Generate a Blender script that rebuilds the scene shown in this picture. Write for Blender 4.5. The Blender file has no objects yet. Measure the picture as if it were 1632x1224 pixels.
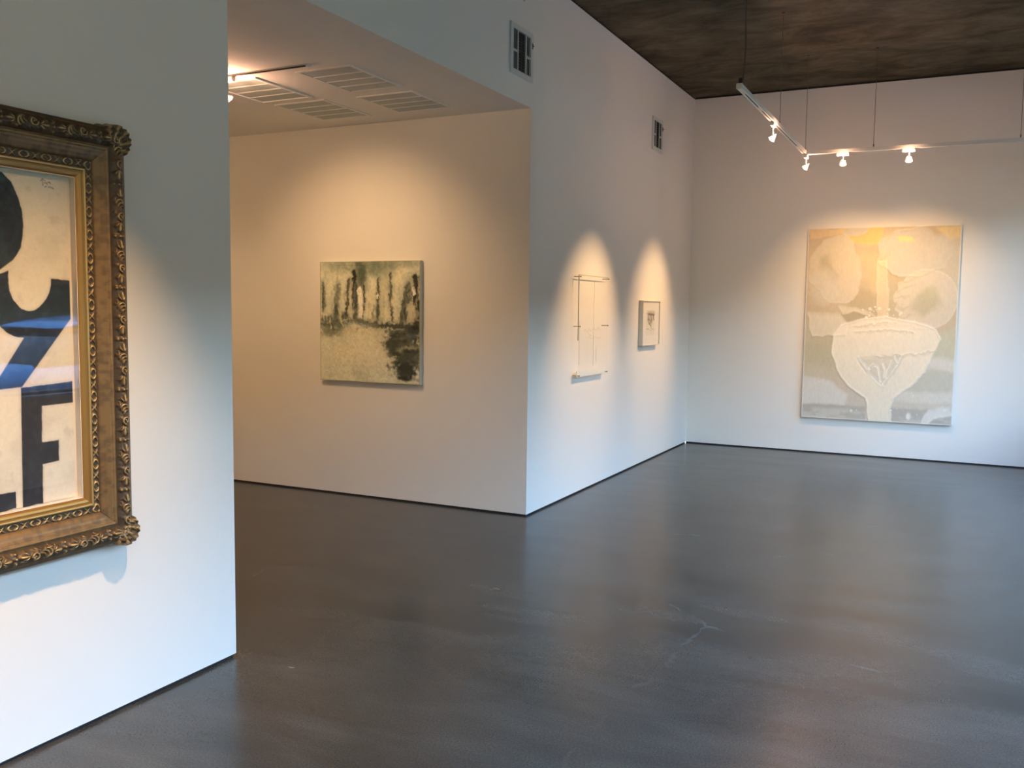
import bpy, bmesh, math, random
import numpy as np
from mathutils import Vector, Matrix
random.seed(7)
S = bpy.context.scene
COL = S.collection
R = math.radians

# ------------------------------------------------------------------ camera
CAM = Vector((2.839, -6.0224, 1.535))
yaw, pitch, roll = 0.4578, 0.0822, 0.0114
cd = bpy.data.cameras.new('camera'); cam = bpy.data.objects.new('camera', cd); COL.objects.link(cam)
fw = Vector((-math.sin(yaw)*math.cos(pitch), math.cos(yaw)*math.cos(pitch), -math.sin(pitch)))
r0 = Vector((math.cos(yaw), math.sin(yaw), 0)); u0 = r0.cross(fw)
rt = math.cos(roll)*r0 + math.sin(roll)*u0
up = -math.sin(roll)*r0 + math.cos(roll)*u0
M = Matrix((( rt.x, up.x, -fw.x, CAM.x), (rt.y, up.y, -fw.y, CAM.y), (rt.z, up.z, -fw.z, CAM.z), (0, 0, 0, 1)))
cam.matrix_world = M
cd.sensor_width = 36; cd.lens = 1451.1/1632*36; cd.clip_start = .02; cd.clip_end = 300
S.camera = cam

# ------------------------------------------------------------------ world, exposure
S.view_settings.view_transform = 'Standard'; S.view_settings.look = 'None'
S.view_settings.gamma = 1; S.view_settings.use_curve_mapping = False
S.view_settings.exposure = 1.0
S.cycles.max_bounces = 10; S.cycles.diffuse_bounces = 7; S.cycles.glossy_bounces = 4
S.cycles.transparent_max_bounces = 12
S.cycles.use_denoising = True; S.cycles.sample_clamp_indirect = 6
S.cycles.caustics_reflective = False; S.cycles.caustics_refractive = False
SKY = 9.0
w = bpy.data.worlds.new('sky'); S.world = w; w.use_nodes = True
nt = w.node_tree; nt.nodes.clear()
o = nt.nodes.new('ShaderNodeOutputWorld'); b = nt.nodes.new('ShaderNodeBackground')
tc = nt.nodes.new('ShaderNodeTexCoord'); sx = nt.nodes.new('ShaderNodeSeparateXYZ')
cr = nt.nodes.new('ShaderNodeValToRGB')
cr.color_ramp.elements[0].position = 0.0; cr.color_ramp.elements[0].color = (0.50, 0.46, 0.38, 1)
cr.color_ramp.elements[1].position = 0.55; cr.color_ramp.elements[1].color = (0.26, 0.52, 1.0, 1)
ce = cr.color_ramp.elements.new(0.14); ce.color = (0.52, 0.62, 0.66, 1)
nt.links.new(tc.outputs['Generated'], sx.inputs[0]); nt.links.new(sx.outputs[2], cr.inputs[0])
nt.links.new(cr.outputs[0], b.inputs[0]); b.inputs[1].default_value = SKY
nt.links.new(b.outputs[0], o.inputs[0])
WARM = (1.0, 0.62, 0.30)

# ------------------------------------------------------------------ room dimensions
L, H, HS, X1 = 4.354, 3.948, 2.97, 0.043
XW = 4.2           # storefront inner face
YN = -8.5          # near wall
GAP = 0.014

# ------------------------------------------------------------------ material helpers
def mat(name, col=(.8, .8, .8), rough=.5, metal=0, spec=.5, emit=None, es=0):
    m = bpy.data.materials.new(name); m.use_nodes = True
    p = m.node_tree.nodes['Principled BSDF']
    p.inputs['Base Color'].default_value = (*col, 1); p.inputs['Roughness'].default_value = rough
    p.inputs['Metallic'].default_value = metal; p.inputs['Specular IOR Level'].default_value = spec
    if emit: p.inputs['Emission Color'].default_value = (*emit, 1); p.inputs['Emission Strength'].default_value = es
    return m
def N(m, t, **kw):
    n = m.node_tree.nodes.new(t)
    for k, v in kw.items(): setattr(n, k, v)
    return n
def noise_mix(m, c1, c2, scale=(1, 1, 1), nscale=3, detail=6, rough=.6, lo=.3, hi=.7, dist=0):
    t = m.node_tree; p = t.nodes['Principled BSDF']
    tcn = N(m, 'ShaderNodeTexCoord'); mp = N(m, 'ShaderNodeMapping'); mp.inputs['Scale'].default_value = scale
    n = N(m, 'ShaderNodeTexNoise'); n.inputs['Scale'].default_value = nscale; n.inputs['Detail'].default_value = detail
    n.inputs['Roughness'].default_value = rough; n.inputs['Distortion'].default_value = dist
    r = N(m, 'ShaderNodeValToRGB'); r.color_ramp.elements[0].position = lo; r.color_ramp.elements[1].position = hi
    r.color_ramp.elements[0].color = (*c1, 1); r.color_ramp.elements[1].color = (*c2, 1)
    t.links.new(tcn.outputs['Object'], mp.inputs[0]); t.links.new(mp.outputs[0], n.inputs[0])
    t.links.new(n.outputs[0], r.inputs[0]); t.links.new(r.outputs[0], p.inputs['Base Color'])
    return tcn, n, r
def bump(m, scale, strength, dist=.002, detail=4):
    t = m.node_tree; tcn = N(m, 'ShaderNodeTexCoord'); n = N(m, 'ShaderNodeTexNoise')
    n.inputs['Scale'].default_value = scale; n.inputs['Detail'].default_value = detail
    bn = N(m, 'ShaderNodeBump'); bn.inputs['Strength'].default_value = strength; bn.inputs['Distance'].default_value = dist
    t.links.new(tcn.outputs['Object'], n.inputs[0]); t.links.new(n.outputs[0], bn.inputs['Height'])
    t.links.new(bn.outputs[0], t.nodes['Principled BSDF'].inputs['Normal'])
def attr_mat(name, rough=.6, metal=0, spec=.5):
    m = mat(name, rough=rough, metal=metal, spec=spec)
    a = N(m, 'ShaderNodeVertexColor'); a.layer_name = 'paint'
    m.node_tree.links.new(a.outputs[0], m.node_tree.nodes['Principled BSDF'].inputs['Base Color'])
    return m
def glass_mat(name, tint=(1, 1, 1), ior=1.5, gain=1.0):
    m = bpy.data.materials.new(name); m.use_nodes = True; t = m.node_tree; t.nodes.clear()
    o = t.nodes.new('ShaderNodeOutputMaterial'); mx = t.nodes.new('ShaderNodeMixShader')
    tr = t.nodes.new('ShaderNodeBsdfTransparent'); tr.inputs[0].default_value = (*tint, 1)
    g = t.nodes.new('ShaderNodeBsdfGlossy'); g.inputs['Roughness'].default_value = 0.0
    f = t.nodes.new('ShaderNodeFresnel'); f.inputs[0].default_value = ior
    mu = t.nodes.new('ShaderNodeMath'); mu.operation = 'MULTIPLY'; mu.inputs[1].default_value = gain; mu.use_clamp = True
    geo = t.nodes.new('ShaderNodeNewGeometry'); ff = t.nodes.new('ShaderNodeMath'); ff.operation = 'SUBTRACT'; ff.inputs[0].default_value = 1
    m2 = t.nodes.new('ShaderNodeMath'); m2.operation = 'MULTIPLY'
    t.links.new(geo.outputs['Backfacing'], ff.inputs[1]); t.links.new(f.outputs[0], mu.inputs[0])
    t.links.new(mu.outputs[0], m2.inputs[0]); t.links.new(ff.outputs[0], m2.inputs[1]); t.links.new(m2.outputs[0], mx.inputs[0])
    t.links.new(tr.outputs[0], mx.inputs[1]); t.links.new(g.outputs[0], mx.inputs[2]); t.links.new(mx.outputs[0], o.inputs[0])
    return m

WALL = mat('white wall paint', (.83, .79, .73), .75, spec=.25); bump(WALL, 220, .12, .0006)
SOFFIT = mat('white ceiling paint', (.84, .82, .77), .85, spec=.2)
BLACK = mat('black reveal', (.012, .012, .016), .6)
FLOOR = mat('polished concrete', (.1, .1, .1), .3)
def make_floor(m):
    t = m.node_tree; p = t.nodes['Principled BSDF']; lk = t.links.new
    tcn = N(m, 'ShaderNodeTexCoord')
    mp = N(m, 'ShaderNodeMapping'); mp.inputs['Scale'].default_value = (.55, 1.5, 1); mp.inputs['Rotation'].default_value = (0, 0, R(-12))
    lk(tcn.outputs['Object'], mp.inputs[0])
    n1 = N(m, 'ShaderNodeTexNoise'); n1.inputs['Scale'].default_value = 2.3; n1.inputs['Detail'].default_value = 7; n1.inputs['Roughness'].default_value = .52; n1.inputs['Distortion'].default_value = .3
    lk(mp.outputs[0], n1.inputs[0])
    r = N(m, 'ShaderNodeValToRGB'); e = r.color_ramp.elements
    e[0].position = .30; e[0].color = (.040, .037, .032, 1); e[1].position = .74; e[1].color = (.088, .080, .067, 1)
    lk(n1.outputs[0], r.inputs[0])
    n2 = N(m, 'ShaderNodeTexNoise'); n2.inputs['Scale'].default_value = 140; n2.inputs['Detail'].default_value = 3
    lk(tcn.outputs['Object'], n2.inputs[0])
    r2 = N(m, 'ShaderNodeValToRGB'); e = r2.color_ramp.elements
    e[0].position = .3; e[0].color = (.7, .7, .7, 1); e[1].position = .75; e[1].color = (1.25, 1.25, 1.25, 1)
    lk(n2.outputs[0], r2.inputs[0])
    mu = N(m, 'ShaderNodeMix', data_type='RGBA', blend_type='MULTIPLY'); mu.inputs[0].default_value = 1
    lk(r.outputs[0], mu.inputs[6]); lk(r2.outputs[0], mu.inputs[7])
    # hairline cracks
    n3 = N(m, 'ShaderNodeTexNoise'); n3.inputs['Scale'].default_value = 1.3; n3.inputs['Detail'].default_value = 8; n3.inputs['Roughness'].default_value = .7
    vm = N(m, 'ShaderNodeMix', data_type='RGBA'); vm.inputs[0].default_value = .22
    lk(tcn.outputs['Object'], n3.inputs[0]); lk(tcn.outputs['Object'], vm.inputs[6]); lk(n3.outputs[1], vm.inputs[7])
    v = N(m, 'ShaderNodeTexVoronoi', feature='DISTANCE_TO_EDGE'); v.inputs['Scale'].default_value = .42
    lk(vm.outputs[2], v.inputs[0])
    r3 = N(m, 'ShaderNodeValToRGB'); e = r3.color_ramp.elements
    e[0].position = 0; e[0].color = (1, 1, 1, 1); e[1].position = .0035; e[1].color = (0, 0, 0, 1)
    lk(v.outputs[0], r3.inputs[0])
    m3 = N(m, 'ShaderNodeMath', operation='MULTIPLY'); lk(r3.outputs[0], m3.inputs[0])
    n4 = N(m, 'ShaderNodeTexNoise'); n4.inputs['Scale'].default_value = 3.5
    r4 = N(m, 'ShaderNodeValToRGB'); r4.color_ramp.elements[0].position = .5; r4.color_ramp.elements[1].position = .75
    r4.color_ramp.elements[1].color = (.6, .6, .6, 1)
    lk(tcn.outputs['Object'], n4.inputs[0]); lk(n4.outputs[0], r4.inputs[0]); lk(r4.outputs[0], m3.inputs[1])
    mc = N(m, 'ShaderNodeMix', data_type='RGBA'); mc.inputs[7].default_value = (.165, .16, .15, 1)
    lk(m3.outputs[0], mc.inputs[0]); lk(mu.outputs[2], mc.inputs[6]); lk(mc.outputs[2], p.inputs['Base Color'])
    rr = N(m, 'ShaderNodeMapRange'); rr.inputs[3].default_value = .21; rr.inputs[4].default_value = .30
    lk(n1.outputs[0], rr.inputs[0]); lk(rr.outputs[0], p.inputs['Roughness'])
    bn = N(m, 'ShaderNodeBump'); bn.inputs['Strength'].default_value = .06; bn.inputs['Distance'].default_value = .002
    lk(n1.outputs[0], bn.inputs['Height']); lk(bn.outputs[0], p.inputs['Normal'])
    p.inputs['Specular IOR Level'].default_value = .42
make_floor(FLOOR)
CONC = mat('raw concrete ceiling', (.06, .05, .04), .9, spec=.2)
noise_mix(CONC, (.050, .040, .026), (.215, .175, .115), (1.0, 1.7, 1), 1.7, 12, .72, .38, .80, .5); bump(CONC, 40, .4, .004, 8)
TRACKW = mat('white enamelled metal', (.72, .69, .63), .35)
DARKSLOT = mat('dark slot', (.03, .025, .02), .7)
CABLE = mat('steel cable', (.16, .13, .10), .5, .6)
VENTW = mat('white vent enamel', (.66, .66, .64), .4)
VENTG = mat('grey vent blade', (.20, .21, .205), .5)
VENTD = mat('dark duct', (.012, .011, .010), .8)
LOUV = mat('grey translucent louver', (.47, .51, .49), .6)
GLOW = mat('lit halogen capsule', (.9, .8, .7), .3, emit=(1, .74, .48), es=60)
GLOWB = mat('glowing dichroic reflector', (.9, .6, .5), .3, emit=(1, .52, .30), es=9)
CANV = mat('canvas edge', (.62, .62, .56), .8)
MOUNT = mat('cream mount board', (.78, .68, .54), .8)
PANE = glass_mat('window glass', (.93, .97, .96))
PGLASS = glass_mat('picture glass', (1, 1, 1), 1.5, 1.35)
ACRY = glass_mat('clear acrylic', (.995, .995, .99), 1.18, 1.0)
ACRYE = mat('acrylic edge', (.22, .20, .15), .3)
ALU = mat('dark window aluminium', (.05, .05, .055), .4, .6)
SILL = mat('white sill paint', (.7, .75, .8), .4)

# ------------------------------------------------------------------ mesh helpers
def link_bm(name, bm, m, parent=None, smooth=False):
    me = bpy.data.meshes.new(name); bm.to_mesh(me); bm.free()
    ob = bpy.data.objects.new(name, me); COL.objects.link(ob)
    if m: me.materials.append(m)
    if smooth:
        for p in me.polygons: p.use_smooth = True
    if parent: ob.parent = parent
    return ob
def bx(bm, x0, x1, y0, y1, z0, z1, bev=0):
    vs = [bm.verts.new((x, y, z)) for x in (x0, x1) for y in (y0, y1) for z in (z0, z1)]
    fs = [bm.faces.new([vs[i] for i in f]) for f in ((0, 1, 3, 2), (4, 6, 7, 5), (0, 4, 5, 1), (2, 3, 7, 6), (0, 2, 6, 4), (1, 5, 7, 3))]
    if bev:
        es = {e for f in fs for e in f.edges}
        bmesh.ops.bevel(bm, geom=list(es), offset=bev, segments=2, affect='EDGES')
    return bm
def box(name, x0, x1, y0, y1, z0, z1, m, parent=None, bev=0):
    bm = bmesh.new(); bx(bm, x0, x1, y0, y1, z0, z1, bev)
    bmesh.ops.recalc_face_normals(bm, faces=bm.faces[:]); return link_bm(name, bm, m, parent)
def tube(bm, pts, r, n=8, caps=True):
    pts = [Vector(p) for p in pts]; rings = []
    for i, p in enumerate(pts):
        d = (pts[min(i+1, len(pts)-1)]-pts[max(i-1, 0)]).normalized()
        a = d.orthogonal().normalized(); c = d.cross(a)
        rr = r[i] if isinstance(r, (list, tuple)) else r
        rings.append([bm.verts.new(p+rr*(math.cos(t)*a+math.sin(t)*c)) for t in [2*math.pi*k/n for k in range(n)]])
    if len(pts) == 2: pass
    for a, c in zip(rings, rings[1:]):
        for k in range(n): bm.faces.new((a[k], a[(k+1) % n], c[(k+1) % n], c[k]))
    if caps: bm.faces.new(rings[0][::-1]); bm.faces.new(rings[-1])
    return bm
def empty(name, loc, label=None, cat=None, group=None, kind=None):
    o = bpy.data.objects.new(name, None); COL.objects.link(o); o.location = loc; o.empty_display_size = .1
    return tag(o, label, cat, group, kind)
def tag(o, label=None, cat=None, group=None, kind=None):
    if label: o['label'] = label
    if cat: o['category'] = cat
    if group: o['group'] = group
    if kind: o['kind'] = kind
    return o
def prism(name, poly, axis, a, c, m, parent=None):
    bm = bmesh.new()
    def P(p, t): return {0: (t, p[0], p[1]), 1: (p[0], t, p[1]), 2: (p[0], p[1], t)}[axis]
    A = [bm.verts.new(P(p, a)) for p in poly]; B = [bm.verts.new(P(p, c)) for p in poly]
    bm.faces.new(A); bm.faces.new(B[::-1]); n = len(poly)
    for i in range(n): bm.faces.new((A[i], B[i], B[(i+1) % n], A[(i+1) % n]))
    bmesh.ops.recalc_face_normals(bm, faces=bm.faces[:]); return link_bm(name, bm, m, parent)
def st(o): o['kind'] = 'structure'; return o
def at(parent, *obs):       # children built in world coordinates, parent at its own base
    for o in obs:
        o.parent = parent; o.matrix_parent_inverse = Matrix.Translation(parent.location).inverted()
def grid_mesh(name, X, Y, Z, colr=None, m=None, smooth=True, parent=None, close=False):
    nr, nc = X.shape
    V = np.stack([X, Y, Z], -1).reshape(-1, 3).astype(np.float32)
    i = np.arange(nr*nc).reshape(nr, nc)
    F = np.stack([i[:-1, :-1], i[1:, :-1], i[1:, 1:], i[:-1, 1:]], -1).reshape(-1, 4).astype(np.int32)
    me = bpy.data.meshes.new(name); me.vertices.add(len(V)); me.vertices.foreach_set('co', V.ravel())
    me.loops.add(F.size); me.loops.foreach_set('vertex_index', F.ravel())
    me.polygons.add(len(F)); me.polygons.foreach_set('loop_start', np.arange(0, F.size, 4, dtype=np.int32))
    me.polygons.foreach_set('loop_total', np.full(len(F), 4, np.int32))
    me.polygons.foreach_set('use_smooth', np.full(len(F), smooth))
    me.update(calc_edges=True)
    if colr is not None:
        ca = me.color_attributes.new('paint', 'FLOAT_COLOR', 'POINT')
        c4 = np.concatenate([colr.reshape(-1, 3), np.ones((len(V), 1))], 1).astype(np.float32)
        ca.data.foreach_set('color', c4.ravel())
    if m: me.materials.append(m)
    ob = bpy.data.objects.new(name, me); COL.objects.link(ob)
    if parent: ob.parent = parent
    return ob

# ------------------------------------------------------------------ numpy painting helpers
rng = np.random.RandomState(3)
def vnoise(x, y, seed=0):
    xi = np.floor(x).astype(int); yi = np.floor(y).astype(int); fx = x-xi; fy = y-yi
    fx = fx*fx*(3-2*fx); fy = fy*fy*(3-2*fy)
    def h(a, c):
        n = (a*374761393 + c*668265263 + seed*974711) & 0xffffffff
        n = ((n ^ (n >> 13))*1274126177) & 0xffffffff
        return ((n ^ (n >> 16)) & 0xffff)/65535.
    return (h(xi, yi)*(1-fx)+h(xi+1, yi)*fx)*(1-fy)+(h(xi, yi+1)*(1-fx)+h(xi+1, yi+1)*fx)*fy
def fbm(x, y, s, seed=0, o=5):
    v = 0; a = .5; t = 0
    for k in range(o): v = v+a*vnoise(x*s*2**k, y*s*2**k, seed+k*7); t += a; a *= .55
    return v/t
def sstep(a, c, x): t = np.clip((x-a)/(c-a), 0, 1); return t*t*(3-2*t)
def lay(C, colr, mk): return C*(1-mk[..., None])+np.array(colr)*mk[..., None]
def seg_dist(u, v, pts):
    d = np.full(u.shape, 9.); tt = np.zeros(u.shape); n = len(pts)-1
    for i, (p, q) in enumerate(zip(pts, pts[1:])):
        px, py = p; dx, dy = q[0]-px, q[1]-py
        t = np.clip(((u-px)*dx+(v-py)*dy)/(dx*dx+dy*dy+1e-12), 0, 1)
        e = np.hypot(u-px-t*dx, v-py-t*dy); k = e < d
        d = np.where(k, e, d); tt = np.where(k, (i+t)/n, tt)
    return d, tt
def inside(u, v, poly):
    r = np.zeros(u.shape, bool); n = len(poly)
    for i in range(n):
        x0, y0 = poly[i]; x1, y1 = poly[(i+1) % n]
        if y0 == y1: continue
        c = ((y0 > v) != (y1 > v)) & (u < (x1-x0)*(v-y0)/(y1-y0)+x0); r ^= c
    return r
def sdf(u, v, poly):
    d, _ = seg_dist(u, v, list(poly)+[poly[0]]); return np.where(inside(u, v, poly), -d, d)

# ================================================================== SETTING
st(box('floor', -5, XW+.16, YN-.15, L+.15, -.12, 0, FLOOR))
st(box('ceiling', -.15, XW+.16, YN-.15, L+.15, H, H+.2, CONC))
st(box('ceiling', -4.95, -.15, -6.15, .15, HS, HS+.15, SOFFIT)).name = 'ceiling_alcove'
T = H-.022
st(prism('wall_middle', [(0, GAP), (L+.1, GAP), (L+.1, T), (-3.03, T), (-3.03, HS), (0, HS)], 0, -.15, 0, WALL))
st(box('wall_alcove', -4.8, -.15, 0, .15, GAP, HS-.001, WALL))
st(box('wall_left', X1-.16, X1, YN, -3.061, GAP, T, WALL))
st(box('wall_back', 0, XW, L, L+.15, GAP, T, WALL))
st(box('wall_near', X1, XW, YN-.15, YN, 0, H-.001, WALL))
st(box('wall_alcove_side', -4.95, -4.8, -6, .15, 0, HS-.001, WALL))
st(box('wall_alcove_near', -4.8, X1-.16, -6.15, -6, 0, HS-.001, WALL))
# shadow gaps
g = .010
st(box('baseboard_middle', -.14, -g, g, L, 0.0005, GAP, BLACK))
st(box('baseboard_alcove', -4.79, -.14, g, .14, 0.0005, GAP, BLACK))
st(box('baseboard_left', X1-.15, X1-g, YN+.01, -3.061-g, 0.0005, GAP, BLACK))
st(box('baseboard_back', 0, XW-.01, L+g, L+.14, 0.0005, GAP, BLACK))
st(box('trim_1', -.14, -.012, -3, L, T, H-.0005, BLACK))
st(box('trim_2', 0, XW, L+.012, L+.14, T, H-.0005, BLACK))
# storefront
SZ, HZ = .75, 2.95
ys = [-8.3, -6.24, -4.18, -2.12, -.06, 1.9, 3.5]
st(box('wall_right', XW, XW+.15, YN-.15, L+.15, 0, SZ, WALL))
st(box('wall_right', XW, XW+.15, YN-.15, L+.15, HZ, H-.001, WALL)).name = 'wall_right_head'
st(box('wall_right', XW, XW+.15, YN-.15, ys[0], SZ, HZ, WALL)).name = 'wall_right_jamb'
st(box('wall_right', XW, XW+.15, ys[-1], L+.15, SZ, HZ, WALL)).name = 'wall_right_pier'
for i, (a, c) in enumerate(zip(ys, ys[1:])):
    wn = empty('window_%d' % (i+1), (XW+.07, (a+c)/2, SZ), kind='structure')
    bm = bmesh.new()
    for (y0, y1, z0, z1) in ((a, a+.03, SZ, HZ), (c-.03, c, SZ, HZ), (a+.03, c-.03, SZ+.0, SZ+.05), (a+.03, c-.03, HZ-.05, HZ), (a+.03, c-.03, 2.22, 2.27)):
        bx(bm, XW+.04, XW+.11, y0, y1, z0, z1)
    fr = link_bm('window_frame', bm, ALU)
    pn = box('pane', XW+.072, XW+.078, a+.03, c-.03, SZ+.05, HZ-.05, PANE)
    sl = box('window_sill', XW-.03, XW+.04, a, c, SZ+.0005, SZ+.025, SILL)
    # one sill strip per bay
    at(wn, fr, pn, sl)

# ================================================================== OUTSIDE (seen mirrored in the picture glass)
ASPH = mat('asphalt', (.10, .072, .042), .9); PAVE = mat('brick pavement', (.24, .16, .085), .9)
GRASS = mat('grass', (.05, .12, .03), .95); noise_mix(GRASS, (.035, .062, .022), (.055, .085, .032), nscale=4)
st(box('sidewalk', XW+.15, 6.3, -14, 22, -.3, -.03, PAVE)); st(box('road', 6.3, 13, -30, 60, -.3, -.15, ASPH))
st(prism('lawn', [(13, -.15), (14, .1), (20, .9), (34, 2.4), (60, 2.6), (60, -.5), (13, -.5)], 1, -40, 80, GRASS))
SKYBLOCK = mat('brown sky blocker', (.13, .09, .06), .95)
st(box('sky_blocker', 37, 49, -75, 110, -1, 12.5, SKYBLOCK))  # long mass added behind the trees to cut off the low sky light
LEAF = mat('dark tree leaves', (.02, .045, .015), .8); BARK = mat('bark', (.06, .045, .03), .9)
def tree(x, y, z, hgt, rad, label, seed):
    rd = random.Random(seed); e = empty('tree', (x, y, z), label, 'tree', 'trees across the street')
    bm = bmesh.new(); tube(bm, [(0, 0, -.3), (.05, 0, hgt*.3), (.1, .1, hgt*.7)], [.28, .2, .08])
    link_bm('trunk', bm, BARK, e)
    bm = bmesh.new()
    for k in range(2600):
        while True:
            p = Vector((rd.uniform(-1, 1), rd.uniform(-1, 1), rd.uniform(-1, 1)))
            if .35 < p.length < 1: break
        c = Vector((p.x*rad, p.y*rad, hgt*.52+p.z*hgt*.5)); s = rd.uniform(.22, .5)
        a = Vector((rd.gauss(0, 1), rd.gauss(0, 1), rd.gauss(0, 1))).normalized(); q = a.orthogonal().normalized()
        vs = [bm.verts.new(c+s*a), bm.verts.new(c+s*.6*q), bm.verts.new(c-s*a), bm.verts.new(c-s*.6*q)]
        bm.faces.new(vs)
    link_bm('crown', bm, LEAF, e)
for k, (x, y, hgt, rad, lb) in enumerate(((24, 2.5, 8, 3.5, 'dark leafy tree on the lawn behind the parked car'),
        (24.5, 10, 8.5, 3.6, 'dark leafy tree in the middle of the front row on the lawn'),
        (24, 17.6, 8, 3.6, 'dark leafy tree at the right end of the front row on the lawn'),
        (32, 6.5, 10, 3.9, 'tall dark tree behind the gap left of the middle front tree'),
        (32, 14.5, 10, 3.9, 'tall dark tree behind the gap right of the middle front tree'),
        (32, 22.6, 10, 3.9, 'tall dark tree at the far right end of the back row'))):
    tree(x, y, .9+(x-20)*.107, hgt, rad, lb, 11+k)

CARP = mat('pale blue car paint', (.16, .36, .62), .2, .3); CARG = mat('car window', (.02, .025, .03), .05); TYRE = mat('tyre rubber', (.02, .02, .02), .8)
RIM = mat('alloy rim', (.5, .5, .52), .3, .8)
def car():
    e = empty('car', (7.55, 1.85, -.17), 'pale blue car parked outside, mirrored in the glass of the gilt framed letter picture', 'car')
    # body: stations along y (front at -y), each a rounded section
    def loft(stations, name, m):
        bm = bmesh.new(); rings = []
        for (y, zb, zt, hw, tw) in stations:
            pts = [(-hw*.96, zb), (-hw, zb+(zt-zb)*.45), (-tw, zt-(zt-zb)*.08), (-tw*.86, zt), (0, zt+.02), (tw*.86, zt), (tw, zt-(zt-zb)*.08), (hw, zb+(zt-zb)*.45), (hw*.96, zb)]
            rings.append([bm.verts.new((x, y, z)) for x, z in pts])
        for a, c in zip(rings, rings[1:]):
            for k in range(len(a)): bm.faces.new((a[k], a[(k+1) % 9], c[(k+1) % 9], c[k]))
        bm.faces.new(rings[0][::-1]); bm.faces.new(rings[-1]); bmesh.ops.recalc_face_normals(bm, faces=bm.faces[:])
        return link_bm(name, bm, m, e, True)
    loft([(-2.25, .3, .62, .7, .6), (-2.1, .22, .78, .84, .76), (-1.5, .2, .92, .89, .82), (-1.0, .2, 1.0, .9, .83), (0, .2, 1.02, .9, .85), (1.4, .2, 1.03, .9, .84), (2.0, .22, .98, .87, .78), (2.25, .35, .85, .75, .68)], 'body', CARP)
    loft([(-.98, .95, 1.0, .78, .76), (-.45, .95, 1.36, .8, .64), (0, .95, 1.5, .81, .62), (.8, .95, 1.51, .81, .62), (1.35, .95, 1.4, .8, .62), (1.9, .95, 1.02, .77, .72)], 'cabin_glass', CARG)
    loft([(-.5, 1.40, 1.42, .6, .58), (-.2, 1.46, 1.49, .64, .6), (.4, 1.5, 1.545, .64, .6), (1.0, 1.47, 1.51, .64, .6), (1.3, 1.40, 1.43, .6, .58)], 'roof', CARP)
    for y in (-1.4, 1.35):
        for s in (-1, 1):
            bm = bmesh.new(); tube(bm, [(s*.66, y, .33), (s*.91, y, .33)], .33, 28); wh = link_bm('wheel', bm, TYRE, e)
            bm = bmesh.new(); tube(bm, [(s*.90, y, .33), (s*.925, y, .33)], .2, 20); link_bm('rim', bm, RIM, wh)
car()

# ================================================================== TRACK LIGHTING
def rail_profile(w=.036, h=.032, gw=.010, gd=.02):
    return [(-w/2, h), (-w/2, 0), (-gw/2-.002, 0), (-gw/2-.002, gd), (gw/2-.002, gd), (gw/2-.002, 0), (w/2, 0), (w/2, h)]
def rail(name, p0, p1, parent):
    p0, p1 = Vector(p0), Vector(p1); d = (p1-p0).normalized(); s = Vector((0, 0, 1)).cross(d)
    bm = bmesh.new(); prof = rail_profile(); A = [bm.verts.new(p0+a*s+Vector((0, 0, z))) for a, z in prof]; B = [bm.verts.new(p1+a*s+Vector((0, 0, z))) for a, z in prof]
    n = len(prof)
    for i in range(n): bm.faces.new((A[i], B[i], B[(i+1) % n], A[(i+1) % n]))
    for V, f in ((A, 1), (B, -1)):
        for q in ((0, 1, 2, 3), (0, 3, 4, 7), (4, 5, 6, 7)): bm.faces.new([V[k] for k in q][::f])
    bmesh.ops.recalc_face_normals(bm, faces=bm.faces[:])
    o = link_bm(name, bm, TRACKW); at(parent, o)
    # dark conductor inside the groove
    bm = bmesh.new(); a0, a1 = p0+d*.02, p1-d*.02
    q = [bm.verts.new(v+s*k+Vector((0, 0, .0045))) for v, k in ((a0, -.0065), (a1, -.0065), (a1, .0025), (a0, .0025))]
    bm.faces.new(q); bmesh.ops.solidify(bm, geom=bm.faces[:], thickness=.004); c = link_bm('conductor', bm, DARKSLOT); at(parent, c)
    return d, s
def cable(x, y, z0, z1, parent, r=.0022):
    bm = bmesh.new(); tube(bm, [(x, y, z0), (x, y, z1)], r, 6); tube(bm, [(x, y, z0-.002), (x, y, z0+.03)], .005, 8)
    tube(bm, [(x, y, z1-.012), (x, y, z1)], .012, 10)
    at(parent, link_bm('suspension_cable', bm, CABLE))
TZ = 3.025
ZR = TZ          # underside of rail
TX, TY = 1.425, 3.09
def main_track():
    e = empty('lighting_track', (TX, TY, ZR), 'white L shaped lighting track hung on thin cables near the far corner', 'track lighting')
    rail('rail', (TX, .25, ZR), (TX, TY-.03, ZR), e)
    rail('rail', (TX+.03, TY, ZR), (XW-.25, TY, ZR), e)
    at(e, box('corner_connector', TX-.03, TX+.03, TY-.03, TY+.03, ZR-.004, ZR+.038, TRACKW, bev=.003))
    at(e, box('end_cap', TX-.021, TX+.021, .235, .262, ZR-.003, ZR+.034, TRACKW, bev=.003))
    at(e, box('power_feed', TX-.012, TX+.012, .27, .31, ZR+.032, ZR+.075, ALU, bev=.002))
    bm = bmesh.new(); tube(bm, [(TX+.01, .29, ZR+.06), (TX+.012, .31, ZR+.12), (TX+.018, .32, ZR+.3), (TX+.010, .32, ZR+.6), (TX+.016, .315, H-.01)], .0045, 6)
    at(e, link_bm('power_cord', bm, CABLE))
    for y0, y1 in ((.262, .42), (.86, 1.0), (2.6, 2.75)):
        at(e, box('groove_cover', TX-.0075, TX+.0065, y0, y1, ZR-.0015, ZR+.02, TRACKW))
    for x0, x1 in ((1.46, 1.62), (2.05, 2.2), (2.9, 3.0)):
        at(e, box('groove_cover', x0, x1, TY-.0065, TY+.0075, ZR-.0015, ZR+.02, TRACKW))
    for x, y in ((TX+.004, .35), (TX, 1.74), (TX, TY), (2.03, TY), (3.215, TY), (4.0, TY)):
        cable(x, min(y, TY), ZR+.03, H, e)
main_track()
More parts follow.
